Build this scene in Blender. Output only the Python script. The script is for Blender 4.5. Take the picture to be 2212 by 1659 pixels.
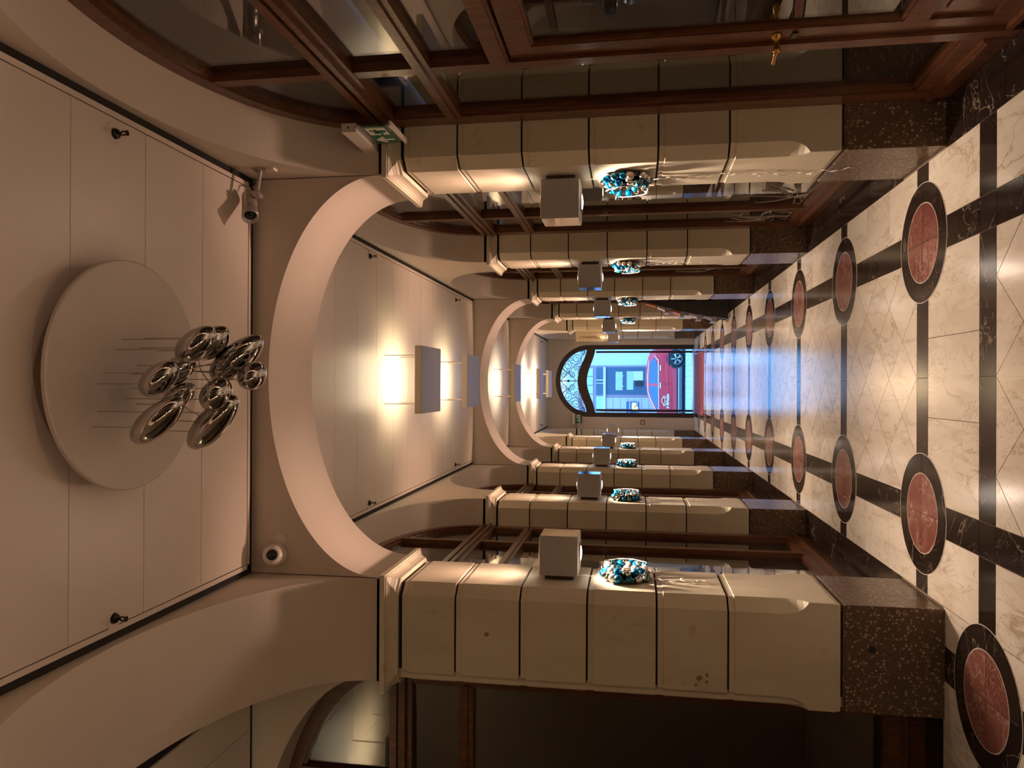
import bpy, math, random
from mathutils import Matrix, Vector
for o in list(bpy.data.objects): bpy.data.objects.remove(o, do_unlink=True)
S = bpy.context.scene
COL = S.collection
PI = math.pi
# ------------------------------------------------------------------ camera (phone held sideways, pitched up a little)
F, PITCH, ROLL, YAW, CX, H = 1620.0, .15868, .00364, .00204, -.05337, 1.7
r0 = Vector((math.cos(YAW), -math.sin(YAW), 0)); f0 = Vector((math.sin(YAW), math.cos(YAW), 0)); zz = Vector((0, 0, 1))
fwd = math.cos(PITCH)*f0 + math.sin(PITCH)*zz
up0 = math.cos(PITCH)*zz - math.sin(PITCH)*f0
camX = math.sin(ROLL)*r0 - math.cos(ROLL)*up0
camY = math.cos(ROLL)*r0 + math.sin(ROLL)*up0
cam = bpy.data.objects.new('camera', bpy.data.cameras.new('camera')); COL.objects.link(cam)
cam.matrix_world = Matrix(((camX.x, camY.x, -fwd.x, CX), (camX.y, camY.y, -fwd.y, 0), (camX.z, camY.z, -fwd.z, H), (0, 0, 0, 1)))
cam.data.sensor_fit = 'HORIZONTAL'; cam.data.sensor_width = 36; cam.data.lens = 36*F/2212; cam.data.clip_start = .05; cam.data.clip_end = 300
S.camera = cam
def at(ix, iy, ax, val):                       # photo pixel -> point where its ray meets the plane axis=val
    d = fwd*F + camX*(ix-1106) - camY*(iy-829.5)
    o = Vector((CX, 0, H)); return o + d*((val-o[ax])/d[ax])
# ------------------------------------------------------------------ world, exposure
w = bpy.data.worlds.new('sky'); S.world = w; w.use_nodes = True
bg = w.node_tree.nodes['Background']; bg.inputs[0].default_value = (.20, .50, 1, 1); bg.inputs[1].default_value = 3.0
vs = S.view_settings; vs.view_transform = 'Standard'; vs.look = 'None'; vs.gamma = 1; vs.use_curve_mapping = False
vs.exposure = 0.55
S.cycles.max_bounces = 6; S.cycles.diffuse_bounces = 3; S.cycles.glossy_bounces = 3; S.cycles.transparent_max_bounces = 8; S.cycles.caustics_reflective = False; S.cycles.caustics_refractive = False
PUP = (1, .62, .47); PDN = (1, .77, .60); YEL = (1, .82, .54)
E_UP, E_DN, E_SQ = 31.0, 56.0, 5.8
# ------------------------------------------------------------------ materials
MAT = {}
def mat(name, col, rough=.6, metal=0, spec=.5, emit=None, es=0, coat=0, fn=None):
    m = bpy.data.materials.new(name); m.use_nodes = True; nt = m.node_tree; b = nt.nodes['Principled BSDF']
    b.inputs['Base Color'].default_value = (*col, 1); b.inputs['Roughness'].default_value = rough; b.inputs['Metallic'].default_value = metal
    b.inputs['Specular IOR Level'].default_value = spec; b.inputs['Coat Weight'].default_value = coat; b.inputs['Coat Roughness'].default_value = .06
    if emit: b.inputs['Emission Color'].default_value = (*emit, 1); b.inputs['Emission Strength'].default_value = es
    if fn: fn(nt, b)
    MAT[name] = m; return m
def N(nt, t, **k):
    n = nt.nodes.new(t)
    for a, v in k.items():
        if a in n.inputs: n.inputs[a].default_value = v
        else: setattr(n, a, v)
    return n
def coords(nt, sc=(1, 1, 1), rnd=0, rot=(0, 0, 0)):
    g = N(nt, 'ShaderNodeNewGeometry'); mp = N(nt, 'ShaderNodeMapping'); mp.inputs['Scale'].default_value = sc; mp.inputs['Rotation'].default_value = rot
    if rnd:
        oi = N(nt, 'ShaderNodeObjectInfo'); mu = N(nt, 'ShaderNodeMath', operation='MULTIPLY'); mu.inputs[1].default_value = rnd
        nt.links.new(oi.outputs['Random'], mu.inputs[0]); va = N(nt, 'ShaderNodeVectorMath', operation='ADD')
        nt.links.new(g.outputs['Position'], va.inputs[0]); nt.links.new(mu.outputs[0], va.inputs[1]); nt.links.new(va.outputs[0], mp.inputs['Vector'])
    else: nt.links.new(g.outputs['Position'], mp.inputs['Vector'])
    return mp.outputs[0]
def noise(nt, vec, scale, detail=4, dist=0, rough=.55):
    n = N(nt, 'ShaderNodeTexNoise', Scale=scale, Detail=detail, Roughness=rough, Distortion=dist); nt.links.new(vec, n.inputs['Vector']); return n.outputs['Fac']
def ramp(nt, fac, stops):
    r = N(nt, 'ShaderNodeValToRGB'); e = r.color_ramp.elements
    while len(e) > 1: e.remove(e[-1])
    for i, (p, c) in enumerate(stops):
        c = c if hasattr(c, '__len__') else (c, c, c)
        if i == 0: e[0].position = p; e[0].color = (*c, 1)
        else: q = e.new(p); q.color = (*c, 1)
    nt.links.new(fac, r.inputs[0]); return r.outputs[0]
def mix(nt, fac, a, b, mode='MIX'):
    m = N(nt, 'ShaderNodeMix', data_type='RGBA', blend_type=mode)
    for sock, v in ((m.inputs[0], fac), (m.inputs[6], a), (m.inputs[7], b)):
        if hasattr(v, 'is_linked'): nt.links.new(v, sock)
        elif hasattr(v, '__len__'): sock.default_value = (*v, 1)
        else: sock.default_value = v
    return m.outputs[2]
def vein(nt, vec, scale, width, detail=5, dist=.6):       # thin lines along the zero of a noise
    f = noise(nt, vec, scale, detail, dist); s = N(nt, 'ShaderNodeMath', operation='SUBTRACT'); nt.links.new(f, s.inputs[0]); s.inputs[1].default_value = .5
    a = N(nt, 'ShaderNodeMath', operation='ABSOLUTE'); nt.links.new(s.outputs[0], a.inputs[0])
    return ramp(nt, a.outputs[0], [(0, 1), (width, 0)])
def bump(nt, b, fac, strength, dist=.002):
    n = N(nt, 'ShaderNodeBump', Strength=strength, Distance=dist); nt.links.new(fac, n.inputs['Height']); nt.links.new(n.outputs[0], b.inputs['Normal'])
def base(nt, b, c): nt.links.new(c, b.inputs['Base Color'])
def mk_marble(cols, vcol, vs_, vw, v2=None, mask=True, rnd=7, sq=(1, 1, 1), streak=None):
    def fn(nt, b):
        v = coords(nt, sq, rnd); c = ramp(nt, noise(nt, v, 2.2, 3, .5), [(.3, cols[0]), (.7, cols[1])])
        if streak: c = mix(nt, ramp(nt, noise(nt, coords(nt, (5, 1.1, 1), rnd, (0, 0, .5)), 2.4, 3, 1.0), [(.52, 0), (.72, .7)]), c, streak)
        l = vein(nt, v, vs_, vw)
        if mask:
            mk = ramp(nt, noise(nt, v, 1.7, 3), [(.45, 0), (.62, 1)]); l = mix(nt, 1, l, mk, 'MULTIPLY')
        c = mix(nt, l, c, vcol)
        if v2:
            c = mix(nt, mix(nt, 1, vein(nt, v, v2[1], v2[2], 3, 1.2), ramp(nt, noise(nt, v, 3.1, 2), [(.42, 0), (.6, 1)]), 'MULTIPLY'), c, v2[0])
        oi = N(nt, 'ShaderNodeObjectInfo'); c = mix(nt, 1, c, ramp(nt, oi.outputs['Random'], [(0, .86), (1, 1.0)]), 'MULTIPLY')
        base(nt, b, c)
    return fn
mat('marble_white', (.7, .62, .52), .16, fn=mk_marble([(.63, .54, .44), (.76, .68, .58)], (.46, .36, .25), 2.6, .022, ((.44, .35, .25), 7.5, .016), sq=(1.7, .7, 1), streak=(.52, .42, .30)))
mat('marble_black', (.03, .02, .02), .13, fn=mk_marble([(.016, .010, .008), (.028, .018, .014)], (.30, .22, .16), 2.2, .0055, ((.16, .11, .08), 5, .006)))
mat('marble_red', (.25, .06, .04), .16, fn=mk_marble([(.165, .052, .04), (.235, .088, .068)], (.40, .25, .19), 5, .022, ((.36, .20, .15), 16, .045)))
mat('grout', (.20, .145, .095), .7); mat('inlay_line', (.55, .48, .40), .5)
def fn_stone(nt, b):
    v = coords(nt, (1, 1, .22), 9); c = ramp(nt, noise(nt, v, 3.5, 4, .3), [(.3, (.66, .57, .42)), (.55, (.73, .65, .49)), (.75, (.71, .63, .50))])
    f = vein(nt, coords(nt, (1, 1, .3), 9), 14, .012, 3, 1.5); mk = ramp(nt, noise(nt, coords(nt, (1, 1, 1), 5), 2.6, 3), [(.5, 0), (.68, .55)])
    c = mix(nt, mix(nt, 1, f, mk, 'MULTIPLY'), c, (.38, .27, .14))
    sp = ramp(nt, noise(nt, coords(nt, (1, 1, 1), 5), 9, 4), [(.64, 0), (.74, .45)]); c = mix(nt, sp, c, (.50, .34, .15))
    oi = N(nt, 'ShaderNodeObjectInfo'); c = mix(nt, 1, c, ramp(nt, oi.outputs['Random'], [(0, .9), (1, 1.02)]), 'MULTIPLY')
    base(nt, b, c); bump(nt, b, noise(nt, coords(nt), 60, 3), .12)
mat('limestone', (.6, .5, .35), .5, fn=fn_stone)
def fn_granite(nt, b):
    v = coords(nt, (1, 1, 1), 4); vo = N(nt, 'ShaderNodeTexVoronoi', Scale=56, Randomness=1); nd = N(nt, 'ShaderNodeTexNoise', Scale=40, Detail=3)
    nt.links.new(v, nd.inputs['Vector']); va = N(nt, 'ShaderNodeVectorMath', operation='MULTIPLY_ADD'); va.inputs[1].default_value = (.025, .025, .025)
    nt.links.new(nd.outputs['Color'], va.inputs[0]); nt.links.new(v, va.inputs[2]); nt.links.new(va.outputs[0], vo.inputs['Vector'])
    sep = N(nt, 'ShaderNodeSeparateColor'); nt.links.new(vo.outputs['Color'], sep.inputs[0])
    sel = ramp(nt, sep.outputs[0], [(.42, 0), (.46, 1)]); dd = ramp(nt, vo.outputs['Distance'], [(.30, 1), (.46, 0)])
    c = ramp(nt, noise(nt, v, 5, 4), [(.3, (.10, .060, .038)), (.7, (.145, .09, .058))])
    c = mix(nt, mix(nt, 1, sel, dd, 'MULTIPLY'), c, ramp(nt, sep.outputs[1], [(0, (.22, .13, .08)), (1, (.54, .37, .24))]))
    base(nt, b, c)
mat('granite', (.12, .07, .05), .3, fn=fn_granite)
def fn_plaster(nt, b):
    v = coords(nt); c = ramp(nt, noise(nt, v, 1.3, 4), [(.3, (.70, .60, .50)), (.7, (.74, .64, .54))]); base(nt, b, c)
    bump(nt, b, noise(nt, v, 90, 2), .25, .002)
mat('plaster', (.62, .54, .44), .75, fn=fn_plaster)
def fn_panel(nt, b):
    v = coords(nt, (1, 1, 1), 3); base(nt, b, ramp(nt, noise(nt, v, 1.5, 3), [(.3, (.70, .60, .50)), (.7, (.74, .64, .54))]))
mat('ceiling_paint', (.64, .56, .45), .38, fn=fn_panel)
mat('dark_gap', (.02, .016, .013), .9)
def fn_wood(nt, b):
    v = coords(nt, (9, 9, 1.2)); c = ramp(nt, noise(nt, v, 4, 4, .8), [(.3, (.085, .030, .012)), (.55, (.15, .053, .021)), (.75, (.21, .080, .032))]); base(nt, b, c)
    bump(nt, b, noise(nt, v, 14, 4), .15, .001)
mat('mahogany', (.15, .045, .02), .28, fn=fn_wood, coat=.2)
def fn_glass(nt, b):
    out = nt.nodes['Material Output']; lw = N(nt, 'ShaderNodeLayerWeight', Blend=.5); p = N(nt, 'ShaderNodeMath', operation='POWER'); p.inputs[1].default_value = 4.2
    nt.links.new(lw.outputs['Facing'], p.inputs[0]); ma = N(nt, 'ShaderNodeMath', operation='MULTIPLY_ADD'); ma.inputs[1].default_value = .86; ma.inputs[2].default_value = .12
    nt.links.new(p.outputs[0], ma.inputs[0]); tr = N(nt, 'ShaderNodeBsdfTransparent'); tr.inputs[0].default_value = (.93, .93, .90, 1)
    gl = N(nt, 'ShaderNodeBsdfGlossy', Roughness=.0); mx = N(nt, 'ShaderNodeMixShader')
    nt.links.new(ma.outputs[0], mx.inputs[0]); nt.links.new(tr.outputs[0], mx.inputs[1]); nt.links.new(gl.outputs[0], mx.inputs[2]); nt.links.new(mx.outputs[0], out.inputs['Surface'])
mat('glass', (.9, .9, .9), .0, fn=fn_glass)
mat('shop_dark', (.045, .034, .020), .8)
mat('satin_metal', (.50, .47, .45), .42, .2)
mat('polished_metal', (.62, .58, .54), .07, 1)
mat('lamp_grey', (.46, .45, .50), .45)  # bluish tint stands for street daylight falling on the lamp undersides
mat('lamp_cream', (.76, .67, .50), .5)
mat('chrome', (.52, .50, .485), .035, 1)
mat('disc_grey', (.58, .51, .43), .5, .05)
mat('wire', (.40, .33, .25), .4, .8)
mat('brass', (.62, .34, .09), .25, 1)
mat('black_metal', (.02, .017, .015), .35, .5)
mat('gun_metal', (.10, .075, .06), .25, 1)
mat('bronze_dark', (.055, .036, .028), .42, .3)
mat('white_plastic', (.78, .70, .62), .4)
mat('silver_paint', (.50, .46, .43), .3, .6)
mat('lens_glass', (.015, .012, .012), .08)
mat('lamp_lens', (1, 1, 1), .3, emit=(1, .9, .78), es=14)
mat('lamp_tube', (1, 1, 1), .3, emit=(1, .9, .7), es=6)
mat('sign_green', (.008, .15, .06), .35)
mat('sign_white', (.8, .8, .74), .4)
mat('clear_plate', (.9, .95, .92), .05, fn=MAT and fn_glass)
mat('gold_plate', (.80, .70, .50), .4, .05)
mat('gold_letter', (.36, .24, .10), .4, .2)
mat('alarm_red', (.24, .03, .025), .4)
def fn_mat_(nt, b):
    base(nt, b, ramp(nt, noise(nt, coords(nt), 160, 2), [(.3, (.22, .03, .03)), (.7, (.34, .055, .05))]))
mat('mat_red', (.28, .04, .04), .95, fn=fn_mat_)
ORN = [mat('ornament_blue_gloss', (.0, .17, .42), .12, .75), mat('ornament_teal_satin', (.0, .10, .20), .36, .6), mat('ornament_silver', (.66, .64, .60), .08, 1),
       mat('ornament_pearl', (.70, .58, .50), .35, .1), mat('ornament_smoke', (.16, .21, .20), .16, .8), mat('ornament_glitter', (.48, .37, .30), .6, .4)]
mat('ribbon_white', (.85, .76, .66), .3)
mat('leaf_orange', (.50, .15, .05), .5); mat('leaf_white', (.62, .56, .50), .5); mat('stand_dark', (.05, .043, .042), .35); mat('tray_clear', (.45, .42, .42), .25)
mat('facade_render', (.72, .82, .86), .9); mat('facade_tile', (.60, .56, .66), .5); mat('facade_frame', (.36, .28, .33), .5); mat('facade_joint', (.3, .27, .33), .8)
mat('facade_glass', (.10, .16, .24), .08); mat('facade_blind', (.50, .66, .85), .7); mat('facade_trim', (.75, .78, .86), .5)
mat('sign_yellow', (.9, .85, .2), .5, emit=(1, .95, .35), es=1.1); mat('sign_blue', (.06, .15, .30), .4)
mat('street_slab', (.50, .70, .70), .8); mat('street_joint', (.08, .13, .18), .9); mat('step_stone', (.80, .80, .78), .7)
mat('car_red', (.85, .05, .08), .3, 0, coat=.4); mat('car_glass', (.07, .15, .28), .05); mat('tyre', (.015, .015, .018), .8); mat('rim', (.65, .67, .70), .25, .8)
mat('car_trim', (.03, .03, .035), .5); mat('decal_white', (.85, .85, .85), .5); mat('car_chrome', (.95, .85, .95), .25, 0)  # chrome trim painted pale lilac in place of its highlights
mat('decal_line', (.42, .33, .25), .5)
# ------------------------------------------------------------------ mesh helpers
class MB:
    def __init__(s): s.v = []; s.f = []
    def add(s, v, f): k = len(s.v); s.v += [tuple(p) for p in v]; s.f += [tuple(i+k for i in q) for q in f]; return s
    def box(s, x0, x1, y0, y1, z0, z1):
        return s.add([(x0, y0, z0), (x1, y0, z0), (x1, y1, z0), (x0, y1, z0), (x0, y0, z1), (x1, y0, z1), (x1, y1, z1), (x0, y1, z1)],
                     [(0, 3, 2, 1), (4, 5, 6, 7), (0, 1, 5, 4), (1, 2, 6, 5), (2, 3, 7, 6), (3, 0, 4, 7)])
    def loft(s, rings, cap=True):
        n = len(rings[0]); v = [p for r in rings for p in r]; f = []
        for k in range(len(rings)-1):
            for i in range(n): j = (i+1) % n; f.append((k*n+i, k*n+j, (k+1)*n+j, (k+1)*n+i))
        if cap: f.append(tuple(range(n-1, -1, -1))); f.append(tuple((len(rings)-1)*n+i for i in range(n)))
        return s.add(v, f)
    def prism(s, poly, d):                        # poly: 3-D points, d: offset vector
        d = Vector(d); return s.loft([[Vector(p) for p in poly], [Vector(p)+d for p in poly]])
    def tube(s, pts, r, n=6):
        pts = [Vector(p) for p in pts]; rings = []; prev = None
        for i, p in enumerate(pts):
            t = (pts[min(i+1, len(pts)-1)]-pts[max(i-1, 0)]).normalized()
            if prev is None:
                a = Vector((0, 0, 1)) if abs(t.z) < .9 else Vector((1, 0, 0)); u = t.cross(a).normalized()
            else: u = (prev-t*prev.dot(t)).normalized()
            prev = u; q = t.cross(u); rr = r[i] if hasattr(r, '__len__') else r
            rings.append([p+(u*math.cos(2*PI*k/n)+q*math.sin(2*PI*k/n))*rr for k in range(n)])
        return s.loft(rings)
    def lathe(s, prof, n=24, c=(0, 0, 0), ax='z'):  # prof: (r, h)
        rings = []
        for r, h in prof:
            ring = []
            for k in range(n):
                a = 2*PI*k/n; x, y = max(r, 1e-4)*math.cos(a), max(r, 1e-4)*math.sin(a)
                p = (x, y, h) if ax == 'z' else ((h, x, y) if ax == 'x' else (y, h, x))
                ring.append((p[0]+c[0], p[1]+c[1], p[2]+c[2]))
            rings.append(ring)
        return s.loft(rings)
    def data(s, name, m, smooth=False):
        me = bpy.data.meshes.new(name); me.from_pydata(s.v, [], s.f); me.materials.append(MAT[m] if isinstance(m, str) else m)
        if smooth: me.polygons.foreach_set('use_smooth', [True]*len(me.polygons))
        me.update(); return me
    def obj(s, name, m, parent=None, smooth=False): return inst(s.data(name, m, smooth), name, parent)
def inst(me, name, parent=None, loc=(0, 0, 0), rot=None):
    o = bpy.data.objects.new(name, me); COL.objects.link(o); o.location = loc
    if rot: o.rotation_euler = rot
    if parent: o.parent = parent
    return o
def box(name, m, parent, *b): return MB().box(*b).obj(name, m, parent)
def tag(o, label=None, cat=None, group=None, kind=None):
    for k, v in (('label', label), ('category', cat), ('group', group), ('kind', kind)):
        if v: o[k] = v
    return o
def thing(name, label, cat, loc=(0, 0, 0), rz=0, group=None):
    o = bpy.data.objects.new(name, None); COL.objects.link(o); o.location = loc; o.rotation_euler = (0, 0, rz); o.empty_display_size = .1
    return tag(o, label, cat, group)
def struct(name, loc=(0, 0, 0), rz=0):
    o = bpy.data.objects.new(name, None); COL.objects.link(o); o.location = loc; o.rotation_euler = (0, 0, rz); o['kind'] = 'structure'; return o
def text_mesh(body, size, m, name, depth=.002, bold=0, align='CENTER'):
    cu = bpy.data.curves.new(name, 'FONT'); cu.body = body; cu.size = size; cu.extrude = depth; cu.offset = bold; cu.align_x = align; cu.align_y = 'CENTER'
    t = bpy.data.objects.new(name, cu); COL.objects.link(t); dg = bpy.context.evaluated_depsgraph_get(); me = bpy.data.meshes.new_from_object(t.evaluated_get(dg))
    bpy.data.objects.remove(t); me.materials.clear(); me.materials.append(MAT[m]); me.name = name; return me
def light(name, kind, loc, energy, col, parent=None, rot=(0, 0, 0), **k):
    d = bpy.data.lights.new(name, kind); d.energy = energy; d.color = col
    for a, v in k.items(): setattr(d, a, v)
    return inst(d, name, parent, loc, rot)
# ------------------------------------------------------------------ plan of the arcade (metres)
W, Y0, M, HW = 1.274, 4.776, 1.6698, .333         # pillar face, first pillar row, half pillar spacing, half pillar width
WF, XS = 1.25, 1.53                               # wall face over the pillars, shopfront plane
ZSPR, ZTOP, ZC = 3.2124, 4.36, 4.07               # top of capitals, slab, ceiling panels
YE = 21.42                                        # end wall
XL = -7.0                                         # end of the side passage
OPEN = M-HW
row = lambda r: Y0+M*r
def arc_z(t, b=.78): return 3.25+b*math.sqrt(max(0, 1-t*t))
def arc(n=72, a=OPEN, b=.78, z0=3.25): return [(-a*math.cos(PI*k/n), z0+b*math.sin(PI*k/n)) for k in range(n+1)]
# ------------------------------------------------------------------ setting: floor
floor = tag(MB().box(XL, XS+2.4, -5.1, 21.62, -.08, -.004).obj('floor', 'grout'), kind='structure')
T = .004
def tile(name, m, poly, gap=.0019, z=0, parent=floor, th=T):
    c = Vector((sum(p[0] for p in poly)/len(poly), sum(p[1] for p in poly)/len(poly)))
    q = []
    n = len(poly)
    for i in range(n):                             # move every edge inwards by the half joint
        a, p, b = Vector(poly[i-1]), Vector(poly[i]), Vector(poly[(i+1) % n]); d1 = (p-a).normalized(); d2 = (b-p).normalized()
        n1, n2 = Vector((-d1.y, d1.x)), Vector((-d2.y, d2.x)); bis = n1+n2; k = gap/max(.2, .5*bis.dot(bis)); q.append(p+bis*k*.5*2*.5 if False else p+bis*(gap/max(.3, 1+n1.dot(n2))))
    o = MB().prism([(p.x-c.x, p.y-c.y, -th) for p in q], (0, 0, th)).obj(name, m, parent); o.location = (c.x, c.y, z); return o
rect = lambda x0, x1, y0, y1: [(x0, y0), (x1, y0), (x1, y1), (x0, y1)]
def clip(poly, x0, x1, y0, y1):
    for ax, lim, sg in ((0, x0, 1), (0, x1, -1), (1, y0, 1), (1, y1, -1)):
        out = []
        for i in range(len(poly)):
            a, b = poly[i-1], poly[i]; ia, ib = (a[ax]-lim)*sg >= -1e-9, (b[ax]-lim)*sg >= -1e-9
            if ia != ib: t = (lim-a[ax])/(b[ax]-a[ax]); out.append((a[0]+(b[0]-a[0])*t, a[1]+(b[1]-a[1])*t))
            if ib: out.append(b)
        poly = out
        if not poly: return poly
    return poly
def diamonds(x0, x1, y0, y1, n=3):
    px, py = (x1-x0)/n, (y1-y0)/n; out = []
    for i in range(2*n+1):
        for j in range(2*n+1):
            if (i+j) % 2 == 0 and not (i % 2): pass
            if (i % 2) == (j % 2):
                cx, cy = x0+i*px/2, y0+j*py/2; p = clip([(cx-px/2, cy), (cx, cy-py/2), (cx+px/2, cy), (cx, cy+py/2)], x0, x1, y0, y1)
                if len(p) > 2: out.append(p)
    return out
BX, BW = .80, .0875                                # band centre and half width
CXI, SXO = BX-BW, W-.014
far_white = MB()
def medallion(x, y, near):
    R, r = .353, .236
    for (a, b, m, nm) in ((r+.003, R, 'marble_black', 'medallion_ring'), (.0, r, 'marble_red', 'medallion_disc')):
        for q in range(4 if near else 1):
            n = 12 if near else 40; a0 = q*PI/2 if near else 0; span = PI/2 if near else 2*PI; g = .004 if near else 0
            if near or a > 0:
                out = [(b*math.cos(a0+span*k/n), b*math.sin(a0+span*k/n)) for k in range(n+1)]
                inn = [(a*math.cos(a0+span*k/n), a*math.sin(a0+span*k/n)) for k in range(n+1)]
                gx, gy = g*.4*(1 if math.cos(a0+PI/4) > 0 else -1)*bool(near), g*.4*(1 if math.sin(a0+PI/4) > 0 else -1)*bool(near)
                mb = MB()
                for k in range(n): mb.prism([(inn[k][0]+gx, inn[k][1]+gy, -.0035), (out[k][0]+gx, out[k][1]+gy, -.0035), (out[k+1][0]+gx, out[k+1][1]+gy, -.0035), (inn[k+1][0]+gx, inn[k+1][1]+gy, -.0035)], (0, 0, .0055))
            else: mb = MB().lathe([(b, -.0035), (b, .002)], 40)
            o = mb.obj(nm, m, floor); o.location = (x, y, 0)
    # pale hairline set around ring and disc
    mb = MB(); n = 48
    for R_ in (R+.0035, r+.0015):
        for k in range(n):
            a0, a1 = 2*PI*k/n, 2*PI*(k+1)/n; rr = R_-.004
            mb.prism([(rr*math.cos(a0), rr*math.sin(a0), -.003), (R_*math.cos(a0), R_*math.sin(a0), -.003), (R_*math.cos(a1), R_*math.sin(a1), -.003), (rr*math.cos(a1), rr*math.sin(a1), -.003)], (0, 0, .0058))
    o = mb.obj('medallion_inlay_line', 'inlay_line', floor); o.location = (x, y, 0)
for r in range(-2, 10):
    ya, yb = row(r)+BW, row(r+1)-BW
    if r < 0: continue
    if r < 10:
        for p in diamonds(-CXI, CXI, ya, min(yb, 21.5)) if r < 9 else [rect(-CXI, CXI, ya, min(yb, 21.6))]:
            if r <= 3: tile('floor_tile', 'marble_white', p)
            else:
                c = (sum(q[0] for q in p)/len(p), sum(q[1] for q in p)/len(p)); far_white.prism([(c[0]+(q[0]-c[0])*.993, c[1]+(q[1]-c[1])*.993, -T) for q in p], (0, 0, T))
        for s in (-1, 1):
            x0, x1 = sorted((s*(BX+BW), s*SXO)); k = 3 if r < 5 else 1
            for i in range(k): tile('floor_slab', 'marble_white', rect(x0, x1, ya+(yb-ya)*i/k, ya+(yb-ya)*(i+1)/k))
            x0, x1 = sorted((s*(BX-BW), s*(BX+BW))); y_a, y_b = row(r)+.353, row(r+1)-.353; k = 2 if r < 5 else 1
            for i in range(k): tile('band_slab', 'marble_black', rect(x0, x1, y_a+(y_b-y_a)*i/k-.02, y_a+(y_b-y_a)*(i+1)/k+(.02 if i == k-1 else -.02)))
for r in range(0, 10):
    y = row(r)
    for s in (-1, 1):
        medallion(s*BX, y, r <= 2)
        x0, x1 = sorted((s*(BX+.34), s*SXO)); tile('band_slab', 'marble_black', rect(x0, x1, y-BW, y+BW))
    tile('band_slab', 'marble_black', rect(-(BX-.34), 0, y-BW, y+BW)); tile('band_slab', 'marble_black', rect(0, BX-.34, y-BW, y+BW))
tag(far_white.obj('floor_tile_far', 'marble_white', floor), kind='stuff')
# crossing in front of the first pillars
YB = 3.95
ya, yb = YB+BW, row(0)-BW
for a, b in ((-CXI, -.23), (-.23, .23), (.23, CXI)): tile('floor_slab', 'marble_white', rect(a, b, ya, yb))
for s in (-1, 1):
    x0, x1 = sorted((s*(BX-BW), s*(BX+BW))); tile('band_slab', 'marble_black', rect(x0, x1, ya, row(0)-.33)); tile('band_slab', 'marble_black', rect(x0, x1, YB-BW, ya))
    tile('band_slab', 'marble_black', rect(x0, x1, 2.26+BW, YB-BW))
    x0, x1 = sorted((s*(BX+BW), s*SXO)); tile('floor_slab', 'marble_white', rect(x0, x1, ya, yb)); tile('floor_slab', 'marble_white', rect(x0, x1, 2.26+BW, YB-BW))
    tile('band_slab', 'marble_black', rect(x0, x1, YB-BW, ya))
tile('band_slab', 'marble_black', rect(-CXI, 0, YB-BW, ya)); tile('band_slab', 'marble_black', rect(0, CXI, YB-BW, ya))
for p in diamonds(-CXI, CXI, 2.26+BW, YB-BW): tile('floor_tile', 'marble_white', p)
for x0, x1 in ((-SXO, 0), (0, SXO)): tile('band_slab', 'marble_black', rect(x0, x1, 2.26-BW, 2.26+BW))
for y0_ in (-4.8, -3.4, -2.0, -.6, .8):
    for x0, x1 in ((-SXO, -.45), (-.45, .45), (.45, SXO)): tile('floor_slab', 'marble_white', rect(x0, x1, y0_, min(y0_+1.38, 2.26-BW)))
# side passage floor
XM = -1.57
medallion(XM, YB+.01, True)
tile('band_slab', 'marble_black', rect(XM-.095, XM+.095, YB+.34, row(0)-HW)); tile('band_slab', 'marble_black', rect(XM-.095, XM+.095, 2.26+BW, YB-.34))
tile('band_slab', 'marble_black', rect(XM+.34, -SXO, YB-BW, ya)); tile('band_slab', 'marble_black', rect(-4.6, XM-.34, YB-BW, ya)); tile('band_slab', 'marble_black', rect(XL, -4.6, YB-BW, ya))
for x0, x1 in ((XM+.095, -SXO), (-2.9, XM-.095), (-4.4, -2.9), (XL, -4.4)):
    tile('floor_slab', 'marble_white', rect(x0, x1, ya, 4.46)); tile('floor_slab', 'marble_white', rect(x0, x1, 2.26+BW, YB-BW)); tile('floor_slab', 'marble_white', rect(x0, x1, 1.75, 2.26+BW))
# dark threshold slabs in front of the shopfronts
def threshold(fr, n=4):
    loc, rz = fr; c, s = math.cos(rz), math.sin(rz)
    for i in range(n):
        a, b = -OPEN+2*OPEN*i/n, -OPEN+2*OPEN*(i+1)/n
        pts = [(0, a), (XS-SXO+.02, a), (XS-SXO+.02, b), (0, b)]; tile('threshold_slab', 'marble_black', [(loc[0]+c*x-s*y, loc[1]+s*x+c*y) for x, y in pts])
R_SIDE = lambda r: ((SXO, row(r+1), 0), 0.0)
L_SIDE = lambda r: ((-SXO, row(r+1), 0), PI)
for r in (-2, 0, 2, 4, 6, 8):
    threshold(R_SIDE(r));
    if r >= 0: threshold(L_SIDE(r))
SIDE_X = -3.19
for i in range(4): a = SIDE_X-OPEN+2*OPEN*i/4; tile('threshold_slab', 'marble_black', rect(a, a+OPEN/2, 4.46, 4.74))
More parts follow.
